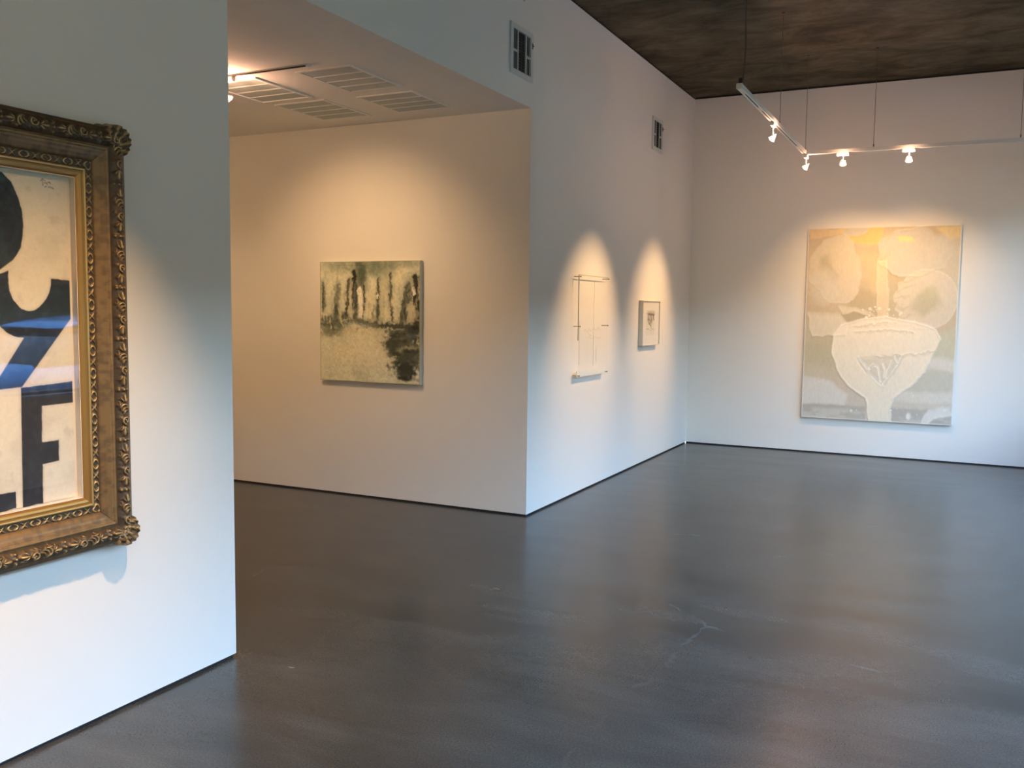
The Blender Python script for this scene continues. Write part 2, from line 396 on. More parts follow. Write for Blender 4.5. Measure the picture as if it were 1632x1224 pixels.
e2 = empty('lighting_track', (TX, -4.1, ZR), 'white lighting track hung high beside the partition with the gilt frame', 'track lighting')
rail('rail', (TX, -6.3, ZR), (TX, -2.6, ZR), e2)
for y in (-6.2, -4.4, -2.7): cable(TX, y, ZR+.03, H, e2)
AZ = HS-.012
e3 = empty('lighting_track', (-2.2, -1.59, AZ), 'slim white track with a dark slot on the low alcove ceiling beside the partition edge', 'track lighting')
at(e3, box('rail', -4.2, -.71, -1.605, -1.575, AZ, HS-.0005, SOFFIT, bev=.002))
at(e3, box('conductor', -4.18, -.73, -1.609, -1.600, AZ-.003, AZ+.004, DARKSLOT))

def spot(x, y, zt, along, target, label, power=60, size=52, blend=.7, drop=.10, off=0.0, back=0, soft=.012):
    """small halogen head: adapter box on the track, stem, yoke ring, capsule reflector aimed at the target"""
    e = empty('track_spotlight', (x, y, zt), label, 'spotlight', 'halogen heads on the lighting tracks')
    ax = Vector((1, 0, 0)) if along == 'x' else Vector((0, 1, 0)); sd = Vector((-ax.y, ax.x, 0))
    hx, hy = (.055, .016) if along == 'x' else (.016, .055)
    box('adapter', -hx, hx, -hy, hy, -.030, -.0005, TRACKW, e, .003)
    c = ax*off
    bm = bmesh.new(); tube(bm, [c+Vector((0, 0, -.03)), c+Vector((0, 0, -drop+.03))], .0045, 8); link_bm('stem', bm, TRACKW, e)
    hc = c+Vector((0, 0, -drop)); d = (Vector(target)-(Vector((x, y, zt))+hc)).normalized()
    q = d.to_track_quat('-Z', 'Y').to_matrix().to_4x4(); Mh = Matrix.Translation(hc) @ q
    bm = bmesh.new()
    ring = [Vector((math.cos(t)*.030, math.sin(t)*.030, -.012)) for t in [2*math.pi*k/20 for k in range(21)]]
    tube(bm, [Mh @ p for p in ring], .0025, 6, False)
    tube(bm, [Mh @ Vector((-.03, 0, -.012)), Mh @ Vector((-.022, 0, .028)), Mh @ Vector((0, 0, .036)), Mh @ Vector((.022, 0, .028)), Mh @ Vector((.03, 0, -.012))], .0028, 6)
    link_bm('yoke', bm, TRACKW, e, True)
    bm = bmesh.new(); prof = [(.004, .028), (.010, .026), (.012, .014), (.018, .004), (.023, -.006), (.0255, -.016)]
    rings = [[bm.verts.new(Mh @ Vector((r*math.cos(t), r*math.sin(t), z))) for t in [2*math.pi*k/20 for k in range(20)]] for r, z in prof]
    for a, b2 in zip(rings, rings[1:]):
        for k in range(20): bm.faces.new((a[k], a[(k+1) % 20], b2[(k+1) % 20], b2[k]))
    bm.faces.new(rings[0]); lamp = link_bm('reflector', bm, GLOWB, e, True)
    bm = bmesh.new(); bmesh.ops.create_uvsphere(bm, u_segments=16, v_segments=10, radius=.0235, matrix=Mh @ Matrix.Translation((0, 0, -.014)) @ Matrix.Diagonal((1, 1, .35, 1)))
    link_bm('bulb', bm, GLOW, e, True)
    ld = bpy.data.lights.new('spot', 'SPOT'); ld.energy = power; ld.color = WARM; ld.spot_size = R(size); ld.spot_blend = blend; ld.shadow_soft_size = soft
    lo = bpy.data.objects.new('beam', ld); COL.objects.link(lo); lo.parent = e; lo.matrix_local = Mh @ Matrix.Translation((0, 0, -.03))
    if back:   # light leaking backwards through the dichroic reflector
        pd = bpy.data.lights.new('spill', 'POINT'); pd.energy = back; pd.color = (1, .54, .34); pd.shadow_soft_size = .012
        po = bpy.data.objects.new('back_spill', pd); COL.objects.link(po); po.parent = e; po.location = Mh @ Vector((0, 0, .05))
    return e
P = 55
spot(TX, 1.46, ZR, 'y', (0, 1.2, 1.22), 'glowing halogen spotlight halfway along the short arm of the hanging track', 105, 50, .95, .12, back=4.2)
spot(TX+.01, TY+.0, ZR-.004, 'y', (0, 2.95, 1.3), 'glowing halogen spotlight hanging under the corner of the track', 90, 52, .95, .11, back=3)
spot(1.765, TY, ZR, 'x', (1.75, L, 1.5), 'left of the two glowing spotlights on the track arm along the far wall', 44, 80, 1, .10, off=.005, back=1.8)
spot(2.33, TY, ZR, 'x', (2.35, L, 1.5), 'right of the two glowing spotlights on the track arm along the far wall', 44, 80, 1, .10, off=.005, back=1.8)
spot(TX, -3.85, ZR, 'y', (0, -4.1, .5), 'halogen spotlight aimed at the gilt framed letter picture', 110, 54, 1, .11, soft=.008)
spot(TX, -5.3, ZR, 'y', (0, -5.0, 1.0), 'halogen spotlight on the near track behind the gilt frame spotlight', 110, 62, 1, .11)
spot(TX, -6.2, ZR, 'y', (0, -7.2, 1.5), 'added unseen fill spotlight at the near end of the second track, aimed at the partition', 300, 110, 1, .11)  # unseen head added to bounce warm fill off the partition
spot(TX, -2.75, ZR, 'y', (XW, -3.4, 1.2), 'added unseen fill spotlight at the far end of the second track, turned towards the storefront', 190, 110, 1, .11)  # unseen head added to throw warm fill into the room from the storefront side
spot(-1.355, -1.59, AZ, 'x', (-1.42, 0, 1.45), 'glowing halogen spotlight at the partition edge on the alcove ceiling track', 46, 90, 1, .125, off=.0, back=5)
spot(-2.9, -1.59, AZ, 'x', (-3.6, 0, 1.2), 'second alcove track spotlight hidden behind the partition', 16, 80, 1, .13)
spot(-3.9, -1.59, AZ, 'x', (-4.8, -2.6, 1.4), 'third alcove track spotlight hidden behind the partition', 220, 110, 1, .13)

# ================================================================== ALCOVE CEILING GRILLES
def grille(x0, x1, y0, y1, label, open_=False):
    e = empty('ceiling_grille', ((x0+x1)/2, (y0+y1)/2, HS), label, 'ceiling vent', 'grey slatted grilles in the alcove ceiling')
    z = HS-.006
    bm = bmesh.new(); f = .022
    for a in ((x0-f, x0, y0-f, y1+f), (x1, x1+f, y0-f, y1+f), (x0, x1, y0-f, y0), (x0, x1, y1, y1+f)): bx(bm, a[0], a[1], a[2], a[3], z-(.004 if open_ else 0), HS-.0005)
    o = link_bm('grille_frame', bm, SOFFIT)
    pan = box('grille_panel', x0, x1, y0, y1, HS-.003, HS-.0005, LOUV)
    at(e, o, pan)
    for k in range(1, 4 if not open_ else 4):
        y = y0+(y1-y0)*k/4; at(e, box('divider', x0, x1, y-.006, y+.006, z-.001, HS-.003, SOFFIT))
    bm = bmesh.new()
    for k in range(36):
        y = y0+(y1-y0)*(k+.5)/36; bx(bm, x0+.002, x1-.002, y-.0018, y+.0018, HS-.0036, HS-.003)
    at(e, link_bm('fine_slats', bm, LOUV))
grille(-.88, -.51, -1.47, -.94, 'large grey slatted ceiling grille nearest the header, topmost of the four')
grille(-.93, -.52, -.77, -.28, 'grey slatted ceiling grille at the right, closest to the alcove corner')
grille(-1.64, -1.24, -1.47, -.94, 'grey slatted ceiling grille with raised rim beside the alcove lamp', True)
grille(-1.62, -1.22, -.80, -.28, 'grey slatted ceiling grille in the lower middle, nearest the forest painting')

# ================================================================== WALL VENTS
def vent(y0, y1, z0, z1, label):
    e = empty('wall_vent', (0, (y0+y1)/2, z0), label, 'air vent', 'white air registers high on the long wall')
    f = .035; w = y1-y0
    bm = bmesh.new()
    for a in ((y0, y0+f, z0, z1), (y1-f, y1, z0, z1), (y0+f, y1-f, z0, z0+f), (y0+f, y1-f, z1-f, z1)): bx(bm, .0005, .014, *a)
    i0, i1 = y0+f, y1-f; wi = i1-i0; a1 = i0+wi*.27; a2 = i0+wi*.73
    for a in ((a1-.006, a1+.006), (a2-.006, a2+.006)): bx(bm, .0005, .012, a[0], a[1], z0+f, z1-f)
    zm = z0+f+(z1-z0-2*f)*.47
    for a in ((i0, a1), (a2, i1)): bx(bm, .0005, .011, a[0], a[1], zm-.008, zm+.008)
    at(e, link_bm('vent_frame', bm, VENTW))
    at(e, box('duct_backing', .0005, .0015, i0, i1, z0+f, z1-f, VENTD))
    zi0, zi1 = z0+f, z1-f
    for k in range(14):
        z = zi0+(zi1-zi0)*(k+.5)/14
        bm = bmesh.new(); vs = [bm.verts.new(p) for p in ((.002, a1+.007, z+.004), (.002, a2-.007, z+.004), (.010, a2-.007, z-.004), (.010, a1+.007, z-.004))]
        bm.faces.new(vs); bmesh.ops.solidify(bm, geom=bm.faces[:], thickness=.0015); at(e, link_bm('louver', bm, VENTG))
    for (a, c, s) in ((i0, a1-.006, 1), (a2+.006, i1, -1)):
        for k in range(3):
            y = a+(c-a)*(k+.5)/3; hw = (c-a)/6*.95
            for q in ((zi0, zm-.008), (zm+.008, zi1)):
                bm = bmesh.new(); vs = [bm.verts.new(p) for p in ((.003 if s > 0 else .009, y-hw, q[0]), (.009 if s > 0 else .003, y+hw, q[0]), (.009 if s > 0 else .003, y+hw, q[1]), (.003 if s > 0 else .009, y-hw, q[1]))]
                bm.faces.new(vs); bmesh.ops.solidify(bm, geom=bm.faces[:], thickness=.001); at(e, link_bm('side_blade', bm, VENTG if s > 0 else VENTW))
    bm = bmesh.new(); bx(bm, .012, .018, y1-.018, y1-.012, z1-.105, z1-.065); tube(bm, [(.018, y1-.015, z1-.085), (.028, y1-.015, z1-.085)], .003)
    at(e, link_bm('damper_lever', bm, VENTD))
vent(-.357, -.006, 3.140, 3.478, 'white louvred air vent high on the wall above the alcove corner, larger and nearer')
vent(2.805, 3.125, 3.130, 3.455, 'white louvred air vent high on the wall near the far corner, smaller and farther')
bm = bmesh.new(); bx(bm, .0005, .02, -.19, -.14, 3.675, 3.72, .004); tube(bm, [(.012, -.16, 3.662), (.012, -.16, 3.68)], .006)
sn = link_bm('wall_sensor', bm, VENTW); tag(sn, 'tiny white sensor on the header wall at the top edge of the photo', 'sensor')

# ================================================================== FOREST PAINTING (alcove wall y = 0)
def canvas_thing(name, label, axis, a0, a1, z0, z1, wall, sgn, depth, paint, nu, nv, m, edge):
    """stretched canvas; axis 'x': hangs on a y=const wall facing sgn*y; painted face with relief, plain edge sides"""
    u, v = np.meshgrid(np.linspace(0, 1, nu), np.linspace(0, 1, nv))
    C, Hh = paint(u, v)
    A = a0+(a1-a0)*u; Z = z1-(z1-z0)*v; D = wall+sgn*(depth+Hh)
    e = empty(name, ((a0+a1)/2, wall, z0), label, 'painting')
    face = grid_mesh('painted_face', A, D, Z, C, m)
    bm = bmesh.new()
    bx(bm, a0, a1, min(wall+sgn*.001, wall+sgn*(depth-.0005)), max(wall+sgn*.001, wall+sgn*(depth-.0005)), z0, z1)
    ed = link_bm('stretcher_edge', bm, edge)
    at(e, face, ed); return e
def forest(u, v):
    C = np.ones(u.shape+(3,))*np.array((.76, .77, .60))
    n = fbm(u*1.0, v*.7, 5, 1); C = lay(C, (.52, .54, .40), sstep(.45, .75, n)*.7)
    C = lay(C, (.36, .40, .30), sstep(.40, .75, fbm(u, v*.5, 9, 21))*.55*sstep(.6, .2, v))
    wx = u+(fbm(u, v, 14, 5)-.5)*.05; wy = v+(fbm(u, v, 12, 9)-.5)*.05; fine = fbm(u, v, 45, 13, 4)
    def blob(cx, cy, rx, ry, colr, k=1, s0=.7, s1=1.15, ns=.5):
        nonlocal C
        d = np.hypot((wx-cx)/rx, (wy-cy)/ry)+(fine-.5)*ns; C = lay(C, colr, (1-sstep(s0, s1, d))*k)
    G1, G2, BK, BR, WH = (.16, .19, .15), (.07, .085, .07), (.012, .014, .013), (.45, .42, .28), (.92, .90, .78)
    blob(.48, .03, .28, .10, (.13, .18, .13), .75, .3, 1.3); blob(.80, .02, .25, .05, G1, .6, .3, 1.3); blob(.15, .03, .2, .05, G1, .35, .2, 1.3)
    blob(.42, .12, .08, .16, (.08, .11, .08), .95, .3, 1.2); blob(.37, .2, .04, .1, (.06, .08, .06), .8, .3, 1.2); blob(.32, .17, .06, .07, G1, .6, .3, 1.2); blob(.63, .08, .2, .08, (.2, .26, .2), .5, .2, 1.3)
    blob(.18, .22, .02, .25, (.35, .38, .27), .5, .2, 1.3); blob(.66, .3, .05, .25, (.62, .58, .38), .5, .2, 1.2)
    blob(.52, .35, .06, .22, (.80, .76, .55), .8, .3, 1.2); blob(.82, .12, .08, .12, (.78, .74, .52), .6, .2, 1.2)
    def stroke(pts, wd, colr, k=1, rag=.6, taper=0, sd=0):
        nonlocal C
        d, t = seg_dist(u+(fbm(u, v*1.6, 30, 31+sd)-.5)*.030, v+(fbm(u*2, v, 24, 57+sd)-.5)*.03, pts)
        ww = wd*1.35*(1-taper*np.abs(2*t-1)**2); d = d/ww+(fbm(u*2, v, 26, 17+sd)-.5)*rag*2; C = lay(C, (.36, .38, .28), (1-sstep(.8, 3.2, d))*k*.45*(colr[0] < .5)); C = lay(C, colr, (1-sstep(.5, 1.3, d))*k)
    stroke([(.035, .18), (.035, .42)], .014, G1, .9, .9, .3, 1); stroke([(.04, .2), (.03, .40)], .007, BK, .6, 1, .5, 2)
    stroke([(.19, .2), (.175, .34), (.17, .47)], .02, G1, .8, 1, .3, 3); stroke([(.17, .36), (.165, .46)], .016, G2, .9, .9, .3, 4)
    stroke([(.30, .15), (.285, .30), (.275, .45)], .010, (.08, .06, .04), .95, .7, .2, 5)
    stroke([(.355, .08), (.36, .25), (.365, .46)], .020, BK, .97, .6, .2, 6); stroke([(.38, .2), (.375, .44)], .012, G2, .9, .9, .3, 7)
    stroke([(.455, .2), (.455, .33), (.44, .47)], .008, (.07, .06, .04), .9, .8, .3, 8)
    stroke([(.41, .22), (.425, .34), (.415, .46)], .020, WH, 1, .5, .5, 9); stroke([(.395, .23), (.415, .28)], .016, WH, 1, .4, .3, 10)
    stroke([(.60, .14), (.60, .3), (.585, .50)], .010, (.10, .09, .06), .9, .8, .2, 11); stroke([(.592, .36), (.585, .5)], .014, G2, .7, .9, .3, 12)
    stroke([(.59, .27), (.587, .31)], .006, WH, .9, .4, .4, 12)
    stroke([(.715, .10), (.72, .28), (.735, .48)], .011, (.09, .08, .05), .9, .9, .2, 13)
    stroke([(.895, .19), (.865, .28), (.84, .40), (.825, .5)], .020, G2, .95, .8, .1, 14); stroke([(.90, .22), (.91, .32)], .014, BK, .8, .9, .3, 15); stroke([(.86, .38), (.87, .50)], .013, G2, .9, .8, .2, 16)
    stroke([(.965, .14), (.97, .30), (.985, .52)], .026, BK, .95, .8, .1, 17); stroke([(.935, .21), (.945, .27)], .012, WH, .95, .4, .4, 18)
    stroke([(.885, .34), (.88, .26), (.90, .24)], .012, G2, .8, .9, .2, 14)
    blob(.14, .52, .19, .10, G1, .97, .4, 1.25, .9); blob(.09, .50, .09, .05, G2, .7, .3, 1.2, .9); blob(.26, .45, .06, .05, G2, .85, .4, 1.2, .9)
    blob(.08, .58, .08, .06, (.25, .26, .18), .7, .3, 1.3, .8); blob(.40, .50, .12, .03, G2, .8, .3, 1.25, .9)
    stroke([(.55, .525), (.75, .53), (1.0, .54)], .018, G2, .95, 1, 0, 19); stroke([(.38, .48), (.55, .53)], .014, G1, .85, 1, 0, 20)
    stroke([(.10, .47), (.115, .56)], .006, (.62, .62, .46), .9, .6, .3, 21); stroke([(.20, .46), (.22, .50), (.24, .54)], .006, (.6, .6, .44), .8, .6, .3, 22); stroke([(.22, .50), (.28, .48)], .005, (.6, .6, .44), .7, .6, .3, 23)
    blob(.45, .74, .30, .20, (.84, .80, .62), .8, .3, 1.3, .3); blob(.25, .77, .16, .10, (.86, .79, .58), .55, .1, 1.2, .3); blob(.4, .58, .2, .05, (.75, .70, .48), .7, .3, 1.2)
    blob(.84, .60, .17, .09, G2, .97, .5, 1.15, .8); blob(.78, .68, .14, .10, G2, .97, .6, 1.15, .7); blob(.88, .78, .17, .14, G2, .97, .6, 1.15, .7); blob(.87, .90, .10, .08, (.05, .06, .055), .97, .6, 1.15, .7)
    blob(.95, .55, .06, .12, BK, .8, .3, 1.2, .8); blob(.90, .70, .12, .05, BK, .6, .3, 1.2, .9); blob(.92, .60, .05, .05, (.10, .16, .18), .6, .2, 1.2); blob(.88, .95, .10, .03, BK, .6, .3, 1.2)
    blob(.80, .72, .04, .025, (.42, .44, .33), .7, .2, 1.2, .9); stroke([(.84, .70), (.93, .705), (.99, .70)], .008, (.45, .47, .36), .7, 1, 0, 24)
    blob(.93, .42, .045, .10, (.62, .58, .40), .85, .5, 1.1, .5); stroke([(.985, .88), (.99, .97)], .012, (.75, .75, .62), .8, .8, .2, 25); blob(.9, .985, .1, .012, (.7, .68, .52), .6, .2, 1.2)
    for k in range(60):
        cx = rng.rand(); cy = .18+.33*rng.rand(); sg = rng.rand()
        blob(cx, cy, .006+.014*rng.rand(), .02+.05*rng.rand(), (.30, .32, .24) if sg < .5 else (.82, .78, .60), .35+.3*rng.rand(), .2, 1.2, 1.2)
    for k in range(50):
        cx = rng.rand(); cy = .47+.09*rng.rand()
        blob(cx, cy, .01+.03*rng.rand(), .006+.014*rng.rand(), G2 if rng.rand() < .6 else (.5, .5, .38), .5, .2, 1.2, 1.4)
    for k in range(60):
        cx = .68+.32*rng.rand(); cy = .56+.4*rng.rand()
        blob(cx, cy, .01+.03*rng.rand(), .008+.02*rng.rand(), (.03, .035, .03) if rng.rand() < .6 else (.20, .22, .18), .4, .2, 1.2, 1.4)
    C = C*(.80+.40*fbm(u, v, 60, 41, 4))[..., None]
    C = np.clip(C, 0, 1)**1.08
    edge = np.minimum(np.minimum(u, 1-u), np.minimum(v, 1-v)); C = lay(C, (.30, .32, .24), (1-sstep(.0, .012, edge))*.7)
    return np.clip(C, 0, 1), fbm(u, v, 50, 3, 3)*.0025
OIL = attr_mat('oil paint', .55, spec=.35)
canvas_thing('landscape_painting', 'square abstract forest painting in cream, green and black on the warm alcove wall', 'x', -1.858, -.905, .94, 1.897, 0, -1, .04, forest, 300, 300, OIL, CANV)

# ================================================================== BEIGE PAINTING (back wall)
def beige(u, v):
    C = np.ones(u.shape+(3,))*np.array((.62, .52, .38)); Hh = np.zeros(u.shape)
    C = lay(C, (.52, .42, .27), sstep(.35, .7, fbm(u, v, 4, 2))*.6)
    C = lay(C, (.55, .56, .42), sstep(.45, .75, fbm(u, v, 3, 8))*.5)
    C = lay(C, (.70, .66, .60), sstep(.55, 1, v)*.7)
    du = (fbm(u, v, 6, 51)-.5)*.05; dv = (fbm(u, v, 6, 57)-.5)*.05; fu = (fbm(u, v, 40, 61, 3)-.5)*.012
    def shape(poly, colr, k=1, h=.0, wob=1, soft=.006, rim=0):
        nonlocal C, Hh
        d = sdf(u+du*wob+fu, v+dv*wob, poly); m = 1-sstep(-soft, soft, d); C = lay(C, colr, m*k)
        if rim: C = lay(C, (.90, .87, .80), np.exp(-(d/.004)**2)*rim)
        Hh = Hh+h*m+h*1.6*np.exp(-(d/.006)**2)
    def ell(cx, cy, rx, ry, n=36, ph=0, lob=0, nl=7):
        return [(cx+rx*(1+lob*math.cos(nl*t+ph))*math.cos(t), cy+ry*(1+lob*math.cos(nl*t+ph))*math.sin(t)) for t in [2*math.pi*k/n for k in range(n)]]
    gold = (.84, .58, .22)
    shape([(.0, .0), (.52, .0), (.50, .10), (.30, .085), (.24, .03), (.02, .06)], (.76, .58, .36), .8)
    shape([(.22, 0), (.52, .0), (.49, .09), (.31, .09), (.28, .055), (.22, .035)], gold, .9, soft=.012)
    shape([(.84, 0), (1, 0), (1, .065), (.9, .075), (.88, .035)], (.82, .66, .36), .9, soft=.012)
    shape(ell(.32, .025, .09, .028), (.62, .58, .50), .95, .0005); shape([(.50, .10), (.30, .10), (.33, .13), (.50, .14)], (.55, .48, .34), .7, soft=.015)
    shape(ell(.72, .13, .23, .12, 60, 0, .05, 9), (.64, .61, .55), .95, .001); shape(ell(.90, .22, .12, .18), (.66, .63, .54), .7, soft=.03)
    shape([(.59, .055), (.62, .05), (.69, .055), (.72, .078), (.62, .08)], (.92, .74, .38), 1, wob=.3)
    shape([(.36, .13), (.56, .14), (.52, .50), (.48, .5), (.44, .3)], (.72, .56, .36), .7, soft=.03)
    shape([(.33, .30), (.55, .36), (.58, .5), (.25, .5)], (.52, .44, .30), .9, soft=.02)
    shape([(.25, .44), (.46, .44), (.42, .52), (.26, .52)], (.46, .40, .28), .9, soft=.015); shape([(.58, .3), (.75, .25), (.7, .5), (.56, .5)], (.56, .49, .34), .8, soft=.02)
    shape(ell(.20, .23, .165, .185, 48, 1, .02, 5), (.68, .62, .51), .92, .0006, 2.5, rim=.12); shape([(.10, .15), (.15, .14), (.17, .22), (.20, .27), (.17, .30), (.13, .27), (.11, .22)], (.50, .46, .33), .8, wob=2, soft=.02)
    shape(ell(.12, .31, .09, .10), (.68, .65, .58), .6, soft=.02)
    # round flower on the right with comb-like petals along its left side
    a = np.arctan2(v-.37, u-.80); wob_ = fbm(u, v, 9, 71); rr = np.hypot((u-.80)/.205, (v-.37)/.155)+(wob_-.5)*.10+.05*np.cos(a*19+9*wob_)*(np.abs(a) > 1.9)
    m = (1-sstep(.95, 1.01, rr)); C = lay(C, (.72, .66, .55), m*.9); Hh += .001*m
    C = lay(C, (.84, .80, .70), np.exp(-((rr-.97)/.02)**2)*.35)
    C = lay(C, (.56, .49, .34), sstep(.35, .8, np.cos(v*150+14*wob_+u*20))*sstep(.40, .70, rr)*(1-sstep(.95, 1.02, rr))*.5*sstep(.76, .68, u))
    q = np.hypot((u-.79)/.085, (v-.385)/.075)+(fbm(u, v, 12, 77)-.5)*1.2; C = lay(C, (.50, .48, .33), (1-sstep(.5, 1.25, q))*.75)
    q = np.hypot((u-.83)/.05, (v-.34)/.04)+(fbm(u, v, 12, 78)-.5)*1.2; C = lay(C, (.60, .58, .42), (1-sstep(.4, 1.2, q))*.6)
    shape([(.49, .17), (.55, .17), (.57, .5), (.50, .5)], (.78, .66, .48), .8, .0006, rim=.3)
    shape([(0.02, .44), (.24, .46), (.30, .50), (.28, .56), (.05, .57)], (.74, .68, .56), .95, .001); shape([(.22, .42), (.42, .42), (.50, .47), (.36, .44), (.26, .46)], (.76, .68, .54), .8, .0006)
    shape([(.0, .60), (.19, .59), (.19, .72), (.0, .72)], (.52, .49, .35), .7, soft=.03); shape([(.86, .55), (1, .5), (1, .68), (.84, .68)], (.60, .60, .46), .8, soft=.02)
    shape([(.0, .78), (.22, .80), (.32, .86), (.30, .93), (0, .93)], (.74, .73, .69), .85, .0006); shape([(.7, .68), (1, .66), (1, .73), (.74, .73)], (.74, .72, .66), .8, soft=.02)
    shape([(.74, .73), (1, .73), (1, .84), (.68, .84)], (.58, .58, .50), .8, soft=.02); shape([(.62, .84), (1, .84), (1, .89), (.60, .90)], (.74, .71, .64), .8, soft=.015)
    m = ((v > .93) & (u < .42)) | ((v > .91) & (u > .6)); C = lay(C, (.47, .45, .40), (sstep(.915, .935, v+(fbm(u, v, 25, 81)-.5)*.02))*.85*(np.abs(u-.5) > .06))
    C = lay(C, (.68, .66, .60), sstep(.5, .7, fbm(u*.6, v*2, 9, 91))*sstep(.93, .96, v)*.7)
    shape([(.80, .96), (.84, .925), (.98, .91), (1, .95), (.88, .97), (.84, .99), (.8, .985)], (.80, .78, .72), .9, .001); shape(ell(.72, .965, .016, .018), (.82, .80, .75), 1, .001, wob=.2)
    # vase
    VW = (.88, .81, .67)
    shape([(.20, .56), (.25, .51), (.40, .475), (.55, .46), (.75, .48), (.87, .52), (.90, .565), (.88, .61), (.85, .67), (.81, .74), (.74, .805), (.62, .88), (.60, .93), (.615, 1.02), (.47, 1.02), (.45, .92), (.44, .88), (.32, .82), (.24, .74), (.19, .65)], VW, .97, .0018, .5, rim=.55)
    shape([(.37, .675), (.50, .665), (.64, .655), (.66, .68), (.63, .73), (.56, .79), (.54, .81), (.50, .785), (.43, .74)], (.70, .66, .55), .9, -.001, .7)
    for pp in ([(.38, .675), (.42, .71), (.47, .765), (.54, .815)], [(.67, .66), (.64, .71), (.60, .76), (.55, .81)], [(.45, .73), (.475, .71), (.505, .715), (.52, .745), (.53, .79)], [(.545, .71), (.56, .74), (.555, .77)], [(.60, .69), (.575, .735), (.565, .77)], [(.62, .67), (.635, .69)]):
        d, _ = seg_dist(u+fu*1.5, v, pp); k = 1-sstep(.006, .014, d); C = lay(C, (.88, .85, .76), k); Hh += .002*k
        d, _ = seg_dist(u+fu*1.5-.008, v+.006, pp); C = lay(C, (.52, .50, .44), (1-sstep(.003, .010, d))*.45)
    for pp in ([(.35, .545), (.45, .535), (.6, .525), (.73, .54)], [(.34, .51), (.45, .50), (.56, .485)], [(.50, .665), (.66, .655), (.80, .645), (.87, .625)]):
        d, _ = seg_dist(u+fu, v+fu*2, pp); C = lay(C, (.66, .58, .44), (1-sstep(.002, .006, d))*.6); Hh += .002*(1-sstep(.002, .012, d))
    for k in range(26):
        cx, cy, r = .36+.3*rng.rand(), .40+.10*rng.rand(), .004+.010*rng.rand()**2; d = np.hypot(u-cx+du*.2, (v-cy)*1.35); C = lay(C, (.85, .79, .65), (1-sstep(r*.8, r, d))*.9); Hh += .0015*(1-sstep(r*.6, r, d))
    for k in range(16):
        cx, cy, r = rng.rand(), .76+.2*rng.rand(), .003+.008*rng.rand()**2; d = np.hypot(u-cx+du*.2, (v-cy)*1.35); C = lay(C, (.84, .82, .76), (1-sstep(r*.8, r, d))*.9)
    C = C*(.94+.12*fbm(u*1.5, v, 60, 99, 3))[..., None]*np.array((.97, .945, .90))
    edge = np.minimum(np.minimum(u, 1-u)*.75, np.minimum(v, 1-v)); C = lay(C, (.84, .83, .80), (1-sstep(.002, .007, edge))*.8)
    return np.clip(C, 0, 1), Hh+fbm(u, v, 30, 4, 3)*.0006
BOIL = attr_mat('pale oil paint', .42, spec=.5)
canvas_thing('abstract_painting', 'tall cream and white abstract vase painting on the far wall', 'x', 1.297, 2.79, .39, 2.440, L, -1, .04, beige, 300, 400, BOIL, mat('white canvas edge', (.74, .74, .72), .7))

# ================================================================== ACRYLIC SHEET ON STANDOFF PINS (long wall)
def acrylic():
    y0, y1, z0, z1, xs = .845, 1.515, .985, 1.815, .048
    e = empty('acrylic_panel', (0, (y0+y1)/2, z0), 'tall clear acrylic sheet with faint line drawing held off the wall by six pins', 'artwork')
    at(e, box('sheet', xs-.003, xs+.003, y0, y1, z0, z1, ACRY))
    bm = bmesh.new(); bx(bm, xs-.003, xs+.003, y0-.003, y0-.0002, z0+.3, z1); bx(bm, xs-.003, xs+.003, y0, y1, z1+.0002, z1+.003); at(e, link_bm('sheet_edge', bm, ACRYE))
    PAP = mat('translucent drawing film', (.84, .82, .76), .8)
    at(e, box('bottom_strip', xs-.012, xs-.008, y0, y1, z0-.001, z0+.05, PAP))
    for y in (y0+.012, y1-.012):
        for z in (z0+.012, (z0+z1)/2, z1-.012):
            bm = bmesh.new(); tube(bm, [(.0005, y, z), (xs+.012, y, z)], .0028, 8); tube(bm, [(xs+.010, y, z), (xs+.014, y, z)], .006, 12)
            at(e, link_bm('standoff_pin', bm, mat('brass pin', (.16, .12, .06), .4, .6)))
    bm = bmesh.new(); rd = random.Random(4); INK = mat('pale pencil line', (.60, .55, .44), .9)
    yc = (y0+y1)/2
    lines = [[(y0+.12+.02*k, 1.36+.012*math.sin(k*1.3)+.001*k) for k in range(20)], [(y0+.2+.012*k, 1.335-.0022*k+.006*math.sin(k)) for k in range(10)], [(y0+.2+.02*k, 1.30+.007*math.sin(k*.9)) for k in range(16)],
             [(yc+.004*math.sin(k), z0+.08+.045*k) for k in range(17)], [(yc+.07+.01*math.sin(k*2), z0+.1+.018*k) for k in range(9)], [(y0+.02, z0+.1+.04*k) for k in range(10)]]
    for ln in lines:
        tube(bm, [(xs+.0034, a, c) for a, c in ln], .0011, 4)
    at(e, link_bm('drawn_lines', bm, INK))
acrylic()

